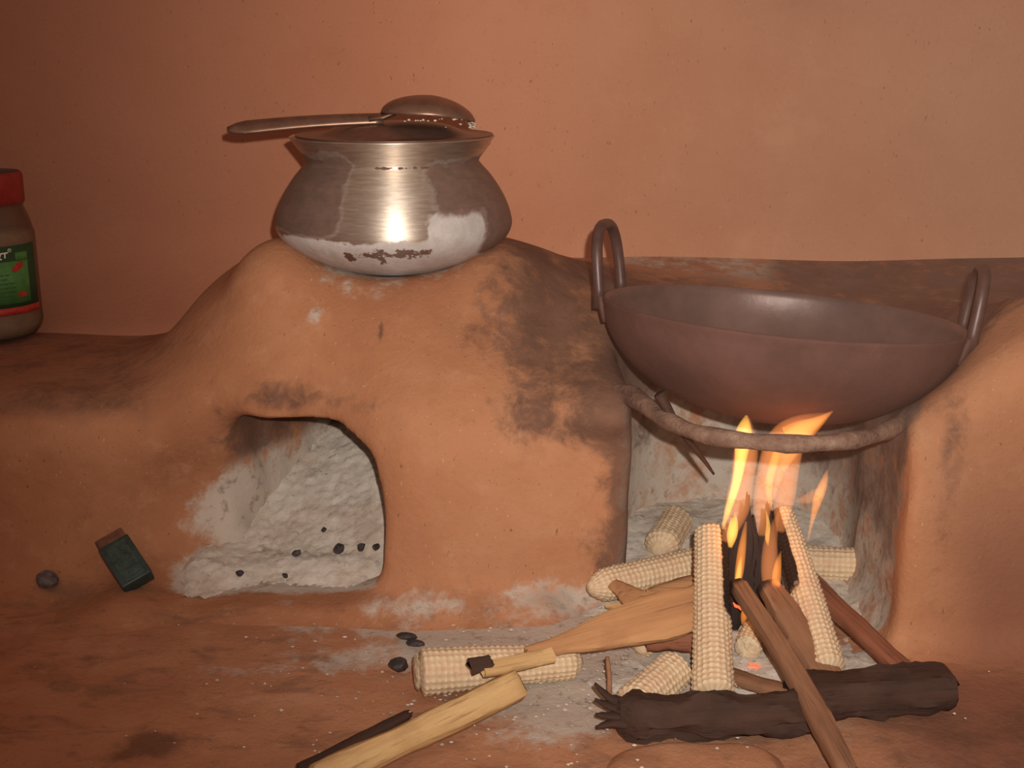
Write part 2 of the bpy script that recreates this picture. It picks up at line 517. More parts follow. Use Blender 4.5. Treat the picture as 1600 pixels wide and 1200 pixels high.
def stove_sdf(x, y, z):
    wob = .004 * sines(x, y, z, 16, 21) + .0016 * sines(x, y, z, 55, 22)
    # cooking mound under the pot
    n = 2.6
    k = (np.abs((x + .104) / .235) ** n + np.abs((y - 1.17) / .19) ** n + np.abs(z / .275) ** n) ** (1 / n)
    d = (k - 1) * .2
    # left ledge
    led = rbox(x, y, z, (-1.1, 1.00, -.2), (-.2, 1.6, .155), .045)
    d = smin(d, led, .05)
    # pier and shelf, its top falling towards the front
    zz = z - .135 * (y - .97)
    pier = rbox(x, y, zz, (-.115, .950, -.2), (.62, 1.6, .163), .045)
    d = smin(d, pier, .075)
    # right shoulder rising outward
    zs = z - .80 * np.clip(x - .30, -.02, .085) + .26 * np.clip(y - .95, 0, 1)
    sh = rbox(x, y, zs, (.235, .868, -.2), (1.1, 1.26, .186), .03)
    d = smin(d, sh, .03)
    # knobs that carry the pot
    d = smin(d, ell(x, y, z, (-.196, 1.095, .235), (.034, .04, .036)), .025)
    d = smin(d, ell(x, y, z, (-.016, 1.10, .232), (.036, .045, .034)), .025)
    d = smin(d, ell(x, y, z, (.070, .985, .160), (.034, .050, .020)), .035)
    # low apron before the fire mouth
    ap = rbox(x, y, z, (-.31, .930, -.1), (.03, 1.05, .007), .007)
    d = smin(d, ap, .022)
    d = d + wob
    # pot hollow
    d = smax(d, -ell(x, y, z, (-.104, 1.12, .305), (.094, .105, .064)), .014)
    # left fire mouth: crisp on the right, splayed on the left
    ragged = .004 * sines(x, y, z, 60, 31) + .002 * sines(x, y, z, 140, 32)
    arch = .1465 - .022 * np.clip((x + .17) / .065, 0, 1) ** 2 - .016 * np.clip((-.20 - x) / .06, 0, 1) ** 2 - .06 * np.clip(y - 1.05, 0, 1)
    yy = np.clip(y - .99, -.02, 1)
    cav = smax((-.262 + .52 * yy) - x, x + .0965 - .25 * yy, .02)
    cav = smax(cav, smax(z - arch, .004 - z, .01), .035)
    cav = smax(cav, y - 1.23, .05) + ragged
    kk = .006 + .040 * np.clip((-.20 - x) / .05, 0, 1)
    d = smax(d, -cav, kk)
    d = smax(d, -ell(x, y, z, (-.268, .985, .060), (.040, .045, .045)), .045)
    # the bed the wok sits in
    d = smax(d, -ell(x, y, z, (.215, 1.0, .238), (.1475, .1475, .096)), .012)
    # right firebox, open to the front and at the top
    fb = rbox(x, y, z, (.0935, .3, -.3), (.286 + .0, 1.06, .6), .012) + ragged * .5
    cyl = np.sqrt((x - .192) ** 2 + (y - 1.05) ** 2) - .098
    fb = smin(fb, cyl, .02)
    d = smax(d, -fb, .010)
    # blend into the ground
    ground = z + .0030 - floor_h(x, y)
    g2 = smin(d, ground, .034 + .048 * np.clip((-.25 - x) / .1, 0, 1))
    inside = sm(.0, .02, np.minimum(x - .10, .28 - x)) * sm(1.25, 1.2, y)
    d = g2 * (1 - inside) + smin(d, ground, .006) * inside
    return d

def stove_top(px, py):
    zz = np.linspace(-.01, .30, 311)
    d = stove_sdf(np.full(311, px), np.full(311, py), zz)
    k = np.where(d < 0)[0]
    t = zz[k.max()] if len(k) else -.01
    return float(max(t, floor_h(np.array(px), np.array(py))))

def surface_nets(f, lo, h):
    nx, ny, nz = f.shape
    s = f < 0
    corner = [(i, j, k) for i in (0, 1) for j in (0, 1) for k in (0, 1)]
    cnt = np.zeros((nx - 1, ny - 1, nz - 1), np.int8)
    for (i, j, k) in corner:
        cnt += s[i:nx - 1 + i, j:ny - 1 + j, k:nz - 1 + k]
    act = np.argwhere((cnt > 0) & (cnt < 8))
    idx = -np.ones(cnt.shape, np.int32)
    idx[tuple(act.T)] = np.arange(len(act))
    acc = np.zeros((len(act), 3)); num = np.zeros(len(act))
    for a in range(8):
        for b in range(a + 1, 8):
            ca, cb = np.array(corner[a]), np.array(corner[b])
            if np.abs(ca - cb).sum() != 1: continue
            fa = f[tuple((act + ca).T)]; fb = f[tuple((act + cb).T)]
            m = (fa < 0) != (fb < 0)
            t = np.where(m, fa / np.where(m, fa - fb, 1), 0)
            acc += m[:, None] * (ca + t[:, None] * (cb - ca)); num += m
    V = lo + h * (act + acc / num[:, None])
    faces = []
    for ax in range(3):
        o1, o2 = [(1, 2), (2, 0), (0, 1)][ax]
        sl0 = [slice(None)] * 3; sl1 = [slice(None)] * 3
        sl0[ax] = slice(0, -1); sl1[ax] = slice(1, None)
        a, b = s[tuple(sl0)], s[tuple(sl1)]
        e = np.argwhere(a != b)
        ok = (e[:, o1] > 0) & (e[:, o2] > 0) & (e[:, o1] < f.shape[o1] - 1) & (e[:, o2] < f.shape[o2] - 1)
        e = e[ok]
        flip = a[tuple(e.T)]
        def c(d1, d2):
            q = e.copy(); q[:, o1] -= d1; q[:, o2] -= d2
            return idx[tuple(q.T)]
        q = np.stack([c(1, 1), c(0, 1), c(0, 0), c(1, 0)], 1)
        q[~flip] = q[~flip][:, ::-1]
        faces.append(q)
    return V, np.concatenate(faces)

h = .0045
lo = np.array((-1.0, .74, -.02))
dims = (int(1.9 / h), int(.66 / h), int(.36 / h))
gx = (lo[0] + h * np.arange(dims[0])).astype(np.float32)[:, None, None]
gy = (lo[1] + h * np.arange(dims[1])).astype(np.float32)[None, :, None]
gz = (lo[2] + h * np.arange(dims[2])).astype(np.float32)[None, None, :]
Fld = stove_sdf(gx, gy, gz)
V, Q = surface_nets(Fld, lo, h)
# keep only what stands above the trodden floor
keepv = (V[:, 2] > floor_h(V[:, 0], V[:, 1]) - .0022)
Q = Q[keepv[Q].any(1)]
used = np.unique(Q); remap = -np.ones(len(V), int); remap[used] = np.arange(len(used))
V = V[used]; Q = remap[Q]
x, y, z = V.T
inL = sm(.995, 1.05, y) * sm(-.30, -.24, x) * sm(.02, -.05, x) * sm(.165, .15, z) * sm(1.30, 1.27, y)
inR = sm(.075, .092, x) * sm(.31, .292, x) * sm(.87, .90, y) * sm(1.21, 1.18, y)
front = sm(1.06, .97, y)
soot = np.zeros(len(V))
# smoke-blackened top of the pier
soot += .72 * sm(-.075, .03, x) * sm(.115, .155, z) * sm(.36, .12, x) * sm(1.34, 1.27, y)
soot += .30 * sm(.055, .09, x) * sm(.30, .1, x) * sm(1.06, .94, y)
soot += .50 * blob(x, z, .075, .045, .035, .035) * front
soot += .40 * blob(x, z, .085, .10, .016, .05) * front + .45 * blob(x, z, .03, .012, .03, .012) * front
soot += .62 * blob(x, z, -.175, .160, .060, .016) * sm(1.1, 1.0, y)
soot += .40 * blob(x, z, -.235, .135, .012, .012) * front
soot += inL * (.95 * sm(.07, .115, z) * sm(-.12, -.17, x))
soot += .35 * blob(x, z, .315, .17, .012, .05) * sm(1.0, .9, y) + .35 * blob(x, z, .31, .10, .010, .06) * sm(1.0, .88, y)
soot += .25 * inR * sm(.04, .12, z) + .45 * inR * sm(.19, .25, x) * sm(.03, .08, z) + .35 * inR * blob(x, z, .115, .11, .02, .04)
soot += .25 * blob(x, z, .29, .03, .03, .05) * sm(1.0, .86, y)
soot += .75 * sm(.90, .97, y) * sm(.24, .30, x) * sm(.15, .18, z)
ash = np.zeros(len(V))
ash += inL * (.85 * sm(-.20, -.15, x) + .75 * sm(.11, .04, z)) 
ash += .45 * blob(x, z, -.275, .055, .03, .025) * front
ash += .35 * inL + .62 * inR + .75 * sm(.948, .968, y) * sm(1.03, .99, y) * sm(-.30, -.27, x) * sm(-.085, -.10, x) * sm(.03, .015, z)
ash += .6 * np.exp(-(((x + .104) / .085) ** 2 + ((y - 1.1) / .075) ** 2)) * sm(.215, .235, z)
ash += .60 * blob(x, z, -.163, .222, .007, .007) * sm(1.1, 1.05, y)
soot += .75 * blob(x, z, -.107, .212, .003, .008) * sm(1.1, 1.05, y)
ash += .42 * sm(1.2, 1.3, y) * sm(-.03, .05, x) * sm(.17, .19, z)
ash += .44 * blob(x, z, -.03, .012, .12, .018) * front + .35 * blob(x, z, .07, .02, .05, .02) * front
ash += .28 * blob(x, z, -.19, .16, .01, .02) * front
ash += .22 * sm(.32, .35, x) * blob(x, z, .335, .205, .02, .02)
damp_shade = .45 * sm(.135, .15, z) * sm(-.24, -.32, x) + .22 * blob(x, z, -.36, .07, .04, .06)
tone = .78 * sm(.28, .34, x + .02 * sines(x, y, z, 25, 78)) * sm(.21, .06, z) * sm(1.0, .9, y)  # shade painted on the base of the right shoulder
tone += .45 * sm(.135, .15, z) * sm(-.24, -.34, x)
ash += .14 * sm(.024, .006, z) * sm(-.17, -.06, x) * sm(.13, .09, x) * sm(1.0, .95, y)
stove = mesh('mud_stove', V, Q, M_stove, attrs={'tone': tone, 'trod': .20 + .8 * sm(.035, .004, z) + .5 * sm(.13, .15, z) * sm(-.24, -.34, x), 'soot': soot, 'ash': ash, 'damp_shade': damp_shade})
tag(stove, 'orange mud cooking stove with two fire mouths, built against the wall', 'stove')

# ------------------------------------------------------------------ ash beds
X, Y, F = grid(np.linspace(-.30, .0, 110), np.linspace(.955, 1.25, 100))
zl = .0195 + .073 * sm(1.0, 1.2, Y) + .022 * sm(-.2, -.1, X) * sm(.96, 1.06, Y) - .014 * sm(1.0, .955, Y) - .02 * sm(-.262, -.295, X)
zl += .0028 * sines(X, Y, 0 * X, 60, 41) + .0010 * sines(X, Y, 0 * X, 190, 42) + .0006 * sines(X, Y, 0 * X, 420, 46) + .0010 * rng.normal(size=len(X))
zl_pts = np.stack([X, Y, zl], 1).tolist()
o = mesh('ash_heap', np.stack([X, Y, zl], 1), F, M_ash)
tag(o, 'pale grey wood ash heaped inside the left fire mouth', 'ash', kind='stuff')
X, Y, F = grid(np.linspace(.0, .30, 110), np.linspace(.75, 1.16, 140))
edge = sm(0, .09, X) * sm(.75, .82, Y) * np.maximum(sm(.282, .262, X), sm(.88, .93, Y))
zr = -.010 + .014 * edge + .016 * sm(.92, 1.12, Y) + .0028 * sines(X, Y, 0 * X, 55, 43) + .0014 * sines(X, Y, 0 * X, 170, 44) + .0007 * rng.normal(size=len(X))
o = mesh('ash_bed', np.stack([X, Y, zr], 1), F, M_ash)
tag(o, 'lumpy grey ash spread under the burning cobs', 'ash', kind='stuff')

# loose crumbs of ash and char, too many to count
vv, ff = [], []
def crumb(c, r):
    b = len(vv)
    for d in ((1, 0, 0), (-1, 0, 0), (0, 1, 0), (0, -1, 0), (0, 0, 1), (0, 0, -1)):
        k = r * (.6 + .8 * random.random())
        vv.append((c[0] + d[0] * k, c[1] + d[1] * k, c[2] + d[2] * k * .6))
    for t in ((0, 2, 4), (2, 1, 4), (1, 3, 4), (3, 0, 4), (2, 0, 5), (1, 2, 5), (3, 1, 5), (0, 3, 5)):
        ff.append(tuple(b + i for i in t))
for i in range(420):
    cx, cy = random.gauss(.04, .10), random.gauss(.82, .055)
    crumb((cx, cy, float(floor_h(np.array(cx), np.array(cy))) + .003 + .004 * (cx > .06)), random.uniform(.0006, .0019))
for i in range(80):
    cx, cy = random.uniform(-.55, .1), random.uniform(.70, .93)
    crumb((cx, cy, float(floor_h(np.array(cx), np.array(cy))) + .0008), random.uniform(.0004, .0011))
for i in range(260):
    q = random.randrange(len(zl_pts))
    p = zl_pts[q]
    if -.26 < p[0] < -.09 and .975 < p[1] < 1.15: crumb((p[0], p[1], p[2] + .0006), random.uniform(.0005, .0016))
o = mesh('ash_crumbs', vv, ff, m_simple('pale_crumbs', (.50, .42, .34), .9, 0, .6, 90), smooth=False)
tag(o, 'tiny pale ash crumbs scattered over the floor', 'ash', kind='stuff')

# ------------------------------------------------------------------ cooking pot, lid, ladle
def attr_lathe(v, fn):
    return {k: [f(p) for p in v] for k, f in fn.items()}
pot = empty('cooking_pot', (-.104, 1.13, .243))
tag(pot, 'round-bellied aluminium cooking pot with flared rim on the mound', 'pot')
prof = smooth_profile([(.001, 0), (.03, .0005), (.052, .004), (.078, .0145), (.096, .027), (.1035, .039), (.103, .050), (.097, .066), (.087, .082), (.0775, .093), (.0752, .097), (.0785, .103), (.0885, .1165)], 5)
inner = [(r - .002, zz + .0004) for r, zz in reversed(prof) if zz > .06]
v, f = lathe(prof + [(.0893, .1172), (.0880, .1180)] + inner, 96)
def ang(p): return math.degrees(math.atan2(p[0], -p[1]))    # 0 = facing the cook
def band(a, lo, hi, e=9.0): return float(sm(lo - e, lo + e, a) * sm(hi + e, hi - e, a))
def s_soot(p):
    a, zz = ang(p), p[2]
    L = band(a, -95, -20) * float(sm(.034, .050, zz)) * float(sm(.120, .096, zz) * .75 + .25 * (zz < .1))
    Rr = band(a, 54, 125) * float(sm(.016, .028, zz)) * float(sm(.114, .094, zz))
    T = .85 * band(a, 24, 80, 12) * float(sm(.048, .068, zz)) * float(sm(.114, .094, zz))
    return max(L, Rr, T, .2 * float(sm(.095, .1, zz)))
def s_ash(p):
    a, zz = ang(p), p[2]
    q = float(sm(.050, .030, zz)) * band(a, -100, 62)
    q = max(q, .9 * float(sm(.072, .054, zz)) * band(a, 20, 52, 6))
    return .92 * q
def s_scorch(p):
    a, zz = ang(p), p[2]
    q = .62 * math.exp(-((zz - .028) / .009) ** 2) * (1 if -22 < a < 26 else 0)
    return max(q, .58 * math.exp(-((zz - .0965) / .0014) ** 2) * (1 if -30 < a < 30 else .3))
mesh('pot_body', v, f, M_alu, pot, attrs=attr_lathe(v, {'soot': s_soot, 'ash': s_ash, 'scorch': s_scorch}))

lid = empty('pot_lid', (-.102, 1.13, .3605))
tag(lid, 'dark shallow domed lid lying inside the pot rim', 'lid')
v, f = lathe(smooth_profile([(.001, .0125), (.022, .0122), (.045, .0095), (.058, .0045), (.066, .0012), (.080, .0006), (.0855, .0018)], 4) + [(.0855, .0003), (.066, -.0006), (.001, -.0006)], 64)
mesh('lid_plate', v, f, M_lid, lid)

ld = empty('ladle', (-.109, 1.105, .3765), (0, 0, R(4)))
tag(ld, 'long-handled metal ladle lying upside down across the pot lid', 'ladle')
path = [(-.131 + .131 * t, 0, -.0085 + .0085 * t + .0016 * math.sin(math.pi * t)) for t in np.linspace(0, 1, 18)]
rad = [(.0085 * math.sqrt(min(1, .12 + i / 2.2)) * (1 - .25 * i / 17), .0032 if i else .0015) for i in range(18)]
tl = Matrix.Rotation(R(38), 3, 'X')
v, f = sweep(path, rad, 14, up=tuple(tl @ Vector((0, 0, 1))))
mesh('handle', v, f, M_ladle, ld)
path = [(-.012, 0, -.0006), (0, 0, .0012), (.012, 0, .006), (.024, 0, .011)]
v, f = sweep(path, [(.0075, .003), (.008, .0028), (.010, .0026), (.012, .002)], 12)
mesh('neck', v, f, M_ladle, ld)
# inverted bowl: a thick shell
v, f = [], []
nu, nv = 12, 40
for layer in (0, 1):
    s = 1 - .05 * layer
    for i in range(nu + 1):
        ph = (i / nu) * math.pi * .5
        for j in range(nv):
            a = 2 * math.pi * j / nv
            rx, ry = .040 * s, .030 * s
            px = math.sin(ph) * math.cos(a)
            v.append((.038 + rx * px, ry * math.sin(ph) * math.sin(a), .0005 + .003 + .0160 * s * math.cos(ph) - .0065 * max(0, px) ** 1.5 + .0015 * max(0, -px)))
N = (nu + 1) * nv
for layer in (0, 1):
    for i in range(nu):
        for j in range(nv):
            k = (j + 1) % nv
            q = (layer * N + i * nv + j, layer * N + (i + 1) * nv + j, layer * N + (i + 1) * nv + k, layer * N + i * nv + k)
            f.append(q if layer == 0 else q[::-1])
for j in range(nv):
    k = (j + 1) % nv
    f.append((nu * nv + j, N + nu * nv + j, N + nu * nv + k, nu * nv + k))
mesh('bowl', v, f, M_ladle, ld)
vv, ff = [], []
for i in range(60):
    a = random.gauss(0, .55)
    r0 = random.uniform(.93, 1.02)
    if i < 40: p = (.038 + .040 * r0 * math.cos(a), .030 * r0 * math.sin(a), -.0045 + random.gauss(0, .0015) - .001)
    else: p = (.038 + .038 * math.cos(a * 3), -.030 * abs(math.sin(a * 3)) , .0 + random.gauss(0, .0007))
    crumb(p, random.uniform(.0007, .0019))
o = mesh('rice_crust', vv, ff, M_rice, ld)
o['label'] = 'dried white rice stuck along the bowl edge'
o['kind'] = 'stuff'

# ------------------------------------------------------------------ iron wok with two ring handles
kd = empty('iron_wok', (.2150, 1.0, .2310), (R(-3.5), R(4.5), 0))
tag(kd, 'wide black iron wok with two loop handles over the fire', 'wok')
RK, DK = .1420, .086
out = [(max(.001, RK * math.sin(t)), -DK * math.cos(t)) for t in np.linspace(0, math.pi / 2 * .97, 26)]
out = [(r * (1 + .02 * (1 - r / RK)), zz) for r, zz in out]
v, f = lathe(out + [(RK + .0012, -.001), (RK + .0010, .0012), (RK - .0006, .0016)], 112)
mesh('wok_outer_shell', v, f, M_iron_out, kd)
inn = [(RK - .0006, .0016), (RK - .0028, .0006)] + [(max(.001, (RK - .003) * math.sin(t)), -(DK - .003) * math.cos(t)) for t in np.linspace(math.pi / 2 * .96, 0, 26)]
v, f = lathe(inn, 112)
o = mesh('wok_inner_face', v, f, M_iron, kd); o['label'] = 'smoky polished inner face'
for a0, hgt, lean in ((160, .055, .010), (-14, .050, .004)):
    pts = []
    for t in np.linspace(0, 1, 33):
        th = R(a0) + R(15.5) * (2 * t - 1) * (1 if t in (0, 1) else 1)
        # loop: legs rise from the rim, arch over
        s = math.sin(math.pi * t)
        zz = -.010 + (hgt + .010) * (s ** .62)
        u = -math.cos(math.pi * t)
        half = .0345 * (1 - .15 * (s ** 6)) * np.sign(u) * abs(u) ** .55
        rr = RK - .0005 + lean * max(0, zz) / hgt
        c, sn = math.cos(R(a0)), math.sin(R(a0))
        pts.append((rr * c - half * sn, rr * sn + half * c, zz))
    pts = [pts[0]] + pts[1:-1] + [pts[-1]]
    v, f = sweep(pts, [.0047] * len(pts), 12, up=(math.cos(R(a0)), math.sin(R(a0)), 0))
    hd = mesh('loop_handle', v, f, M_handle, kd)
    for e in (0, -1):
        p = Vector(pts[e])
        d = Vector((p.x, p.y, 0)).normalized()
        v, f = sweep([p + Vector((0, 0, .010)) - d * .001, p + Vector((0, 0, .002)) - d * .003, p - Vector((0, 0, .010)) - d * .006], [(.008, .0030), (.0085, .0032), (.006, .0025)], 12, up=d)
        mesh('handle_lug', v, f, M_iron_out, hd)

# ------------------------------------------------------------------ curved bar bridging the hearth
bpts = smooth_profile([(.070, .985, .166), (.0900, .955, .1755), (.1126, .902, .1715), (.1403, .866, .1700), (.1903, .846, .1705), (.2387, .860, .1685), (.275, .890, .1675), (.2985, .925, .1675)], 6)
br = [.0088 - .0026 * float(sm(0, 14, i)) + .0006 * math.sin(i * 1.1) for i in range(len(bpts))]
v, f = sweep(bpts, br, 14, noise=.05, seed=3)
o = mesh('hearth_bar', v, f, M_rod)
tag(o, 'bent mud-caked bar curving across the front of the right hearth', 'bar')
spk = smooth_profile([(.108, .905, .190), (.122, .905, .166), (.140, .918, .141), (.1545, .930, .1197)], 4)
v, f = sweep(spk, [(.0075 * (1 - .82 * (i / (len(spk) - 1)) ** 1.3), .0045 * (1 - .8 * i / (len(spk) - 1))) for i in range(len(spk))], 9, noise=.1, seed=5)
o = mesh('pointed_stick', v, f, M_bark, attrs={'char': [.3] * len(v)})
tag(o, 'dark pointed stick hanging down behind the curved bar', 'stick')

# ------------------------------------------------------------------ corn cobs
def cob(a, b, r0, r1, label, roll=0.0, charf=None, ends=(1, 1), seed=1, bend=0.0, pith=(0, 0), row=14):
    M, L = frame(a, b, roll=roll)
    rs = np.random.RandomState(seed)
    row += 4
    nt, nx = row * 6, max(30, int(L / .0008))
    pit = .0044
    V = []; RG = []; CH = []
    cell = rs.rand(row, 97) - .5
    for i in range(nx + 1):
        t = i / nx
        r = r0 + (r1 - r0) * t
        e = 1.0
        d0, d1 = t * L, (1 - t) * L
        if ends[0] and d0 < ends[0] * r0: e *= math.sqrt(max(.02, 1 - (1 - d0 / (ends[0] * r0)) ** 2)) * .55 + .45 * min(1, d0 / (ends[0] * r0) + .35)
        if ends[1] and d1 < ends[1] * r1: e *= math.sqrt(max(.02, 1 - (1 - d1 / (ends[1] * r1)) ** 2)) * .55 + .45 * min(1, d1 / (ends[1] * r1) + .35)
        off = bend * math.sin(math.pi * t)
        for j in range(nt):
            th = 2 * math.pi * j / nt
            k = int(j / 6)
            g1 = .5 + .5 * math.cos(row * th)
            ph = 2 * math.pi * (t * L / pit + .22 * math.sin(k * 12.9 + seed) + .06 * math.sin(t * 31 + k)) 
            g2 = .5 + .5 * math.cos(ph)
            rid = (.30 * g1 + .70 * g2 * (.35 + .65 * g1)) 
            rid += .30 * (rs.rand() - .5) + .28 * cell[(k, int(t * L / pit * 2) % 97)]
            rr = e * (r - .0007 + .0013 * rid) * (1 + .03 * math.sin(3 * th + t * 5 + seed))
            V.append((t * L, rr * math.cos(th), off + rr * math.sin(th)))
            RG.append(min(1, max(0, .25 + .55 * rid)))
            CH.append(charf(M @ Vector(V[-1]), (M.to_3x3() @ Vector((0, math.cos(th), math.sin(th)))), t) if charf else 0.0)
    Fq = []
    for i in range(nx):
        for j in range(nt):
            k = (j + 1) % nt
            Fq.append((i * nt + j, i * nt + k, (i + 1) * nt + k, (i + 1) * nt + j))
    Fq.append(tuple(range(nt - 1, -1, -1))); Fq.append(tuple(nx * nt + j for j in range(nt)))
    root = empty('corn_cob'); root.matrix_world = M
    tag(root, label, 'corn cob', 'shelled corn cobs used as fuel')
    mesh('cob_body', V, Fq, M_cob, root, attrs={'ridge': RG, 'char': CH})
    for e, on in enumerate(pith):
        if on:
            xx = -.0012 if e == 0 else L + .0012
            rr = (r0 if e == 0 else r1) * on
            sgn = -1 if e == 0 else 1
            n = 26
            v = [(xx + sgn * .0014, 0, 0)]
            for q, rf in ((1.0, .45), (.2, .85), (-2.2, 1.0)):
                for j in range(n):
                    th = 2 * math.pi * j / n
                    jr = rr * rf * (1 + .10 * (rs.rand() - .5))
                    v.append((xx + sgn * (.0008 * q + .0012 * (rs.rand() - .5)), jr * math.cos(th), jr * math.sin(th)))
            f = [(0, 1 + j, 1 + (j + 1) % n) for j in range(n)]
            for q in range(2):
                for j in range(n):
                    k = (j + 1) % n
                    f.append((1 + q * n + j, 1 + (q + 1) * n + j, 1 + (q + 1) * n + k, 1 + q * n + k))
            if sgn > 0: f = [g[::-1] for g in f]
            mesh('pith', v, f, M_pith, root)
    return root

fire_c = Vector((.185, .895, .06))
def ch_side(nrm_ref, thr, hot=None):
    nr = Vector(nrm_ref).normalized()
    def fn(p, n, t):
        c = .85 * float(sm(thr, thr + .25, n.dot(nr)))
        if hot: c *= float(sm(hot[0], hot[1], t))
        return c
    return fn
cob((.1355, .776, .0135), (.1515, .918, .0815), .0145, .0115, 'upright corn cob leaning into the fire, charred along its right side', charf=ch_side((1, .25, 0), .35, (.30, .5)), seed=2, ends=(.3, 1.0))
cob((.2210, .812, .0135), (.2135, .958, .0800), .0132, .0095, 'leaning corn cob right of the flames, charred along its left side', charf=ch_side((-1, .1, .1), .30, (.3, .55)), seed=3, ends=(.3, 1.0), bend=.002)
cob((.0600, .9280, .0250), (.172, .9900, .0225), .0125, .0165, 'corn cob lying flat left of the fire under the bent splinter', seed=4, ends=(1.6, .4), charf=ch_side((1, 0, 0), .3, (.88, 1.0)))
cob((.232, 1.000, .0175), (.330, .988, .0175), .0145, .0145, 'corn cob lying at the back of the right hearth by the pier', seed=5, ends=(.6, .6), charf=lambda p, n, t: .5 * max(0, 1 - t * 6))
cob((.126, 1.020, .0195), (.150, 1.085, .024), .0155, .0145, 'corn cob seen end-on behind the flat-lying cob', seed=6, ends=(.9, .6))
cob((.1175, .812, .0195), (.0770, .757, .0150), .0130, .0150, 'short thick corn cob lying behind the dark bark log', seed=7, ends=(.9, .8), row=13)
cob((-.0660, .8075, .0165), (.0500, .8290, .0135), .0165, .0120, 'corn cob alone on the ashy floor under the yellow split stick', seed=8, ends=(.35, 1.0), pith=(.80, 0))
cob((.0925, .858, .0100), (.118, .888, .0110), .0095, .0095, 'small cob stub poking out under the tan split board', seed=9, ends=(.7, .6), row=10)
cob((.1715, .853, .0110), (.190, .895, .0120), .0098, .0100, 'cob stub seen by its pale cut end below the flames', seed=10, ends=(.3, .6), pith=(.95, 0), row=10)

# ------------------------------------------------------------------ split wood, sticks and bark
def plank(name, a, b, wf, hf, mat, label, cat, roll=0, seed=1, n=26, jag=(.004, .004), bend=0, bendz=0, charf=None, group=None, rough=.06, ns=14, sq=.45):
    """split piece: squarish uneven cross-section swept along X with ragged ends"""
    M, L = frame(a, b, roll=roll)
    r = np.random.RandomState(seed)
    cr = []
    for j in range(ns):
        th = 2 * math.pi * j / ns + .2
        c, s = math.cos(th), math.sin(th)
        cr.append((np.sign(c) * abs(c) ** sq * (1 + .10 * (r.rand() - .5)), np.sign(s) * abs(s) ** sq * (1 + .16 * (r.rand() - .5))))
    V, CH = [], []
    e0 = r.rand(ns) * jag[0]; e1 = r.rand(ns) * jag[1]
    drift = np.zeros(ns)
    for i in range(n + 1):
        t = i / n
        drift = drift * .85 + r.normal(size=ns) * rough * .4
        es = (.62 + .38 * float(sm(0, .045, t))) * (.62 + .38 * float(sm(1, .955, t))) * (1 + .05 * math.sin(7 * t + seed) + .03 * math.sin(17 * t + 2 * seed))
        for j in range(ns):
            xx = t * L
            if i == 0: xx += e0[j]
            if i == n: xx -= e1[j]
            V.append((xx, es * wf(t) * cr[j][0] * (1 + drift[j]) + bend * math.sin(math.pi * t), es * hf(t) * cr[j][1] * (1 + drift[j]) + bendz * math.sin(math.pi * t)))
            CH.append(charf(t) if charf else 0.0)
    Fq = [(i * ns + j, i * ns + (j + 1) % ns, (i + 1) * ns + (j + 1) % ns, (i + 1) * ns + j) for i in range(n) for j in range(ns)]
    Fq.append(tuple(range(ns - 1, -1, -1))); Fq.append(tuple(n * ns + j for j in range(ns)))
    o = mesh(name, V, outward(V, Fq), mat, attrs={'char': CH})
    o.matrix_world = M
    # crisp edges where the split is sharp
    md = o.modifiers.new('edges', 'EDGE_SPLIT'); md.split_angle = R(48)
    tag(o, label, cat, group)
    return o
lin = lambda p0, p1: (lambda t: p0 + (p1 - p0) * t)

w1 = plank('split_stick', (-.1210, .6740, .0125), (.0070, .7850, .0200), lin(.0098, .0092), lin(.0100, .0095), M_wood_y, 'pale yellow split stick running out of the bottom of the picture', 'firewood', roll=R(-38), seed=21, bend=.003, charf=lambda t: 0.55 * float(sm(.965, 1.0, t)))
bk = plank('bark_strip', (-.1300, .6820, .0150), (-.0640, .7390, .0240), lin(.0048, .0030), lin(.0038, .0022), M_bark, '', '', seed=22)
for k in ('label', 'category'):
    if k in bk: del bk[k]
bk.parent = w1; bk.matrix_parent_inverse = w1.matrix_world.inverted()
bk['label'] = 'dark bark left along the upper edge'

w2 = plank('split_board', (.005, .797, .034), (.152, .866, .044), lambda t: .005 + .0135 * float(sm(0, .8, t)), lin(.0030, .0042), M_wood_o, 'tan split board propped up with its wide end in the fire', 'firewood', roll=R(34), seed=23, jag=(.012, .004), charf=lambda t: .7 * float(sm(.92, 1, t)))
w2b = plank('split_stick_end', (-.0215, .775, .034), (.030, .803, .032), lin(.0045, .0055), lin(.0035, .0035), M_wood_y, 'small broken stick end lying across the lone cob', 'firewood', roll=R(30), seed=24, jag=(.006, .006))
fl_ = plank('bark_flake', (-.030, .774, .037), (-.012, .781, .039), lin(.006, .0045), lin(.0013, .0013), M_bark, '', '', seed=25, roll=R(40), jag=(.006, .004), n=8)
for k in ('label', 'category'):
    if k in fl_: del fl_[k]
fl_.parent = w2b; fl_.matrix_parent_inverse = w2b.matrix_world.inverted()
pts = smooth_profile([(.0660, .9460, .0310), (.0840, .9180, .0300), (.1005, .8935, .0300), (.1250, .9060, .0330), (.1530, .9150, .0365)], 5)
rw = smooth_profile([(.0012, .001), (.0062, .0018), (.0120, .0026), (.0115, .0030), (.0110, .0030)], 5)
v, f = sweep(pts, rw, 12, noise=.06, seed=26, up=(0, -.72, .70), cross=lambda th: 1 / max(abs(math.cos(th)) ** 3 + abs(math.sin(th)) ** 3, .5) ** .33)
w3 = mesh('kindling_splinter', v, f, M_wood_o, attrs={'char': [0] * len(v)})
tag(w3, 'bent splinter whose point lies across the flat cob', 'firewood', 'pointed kindling splinters')
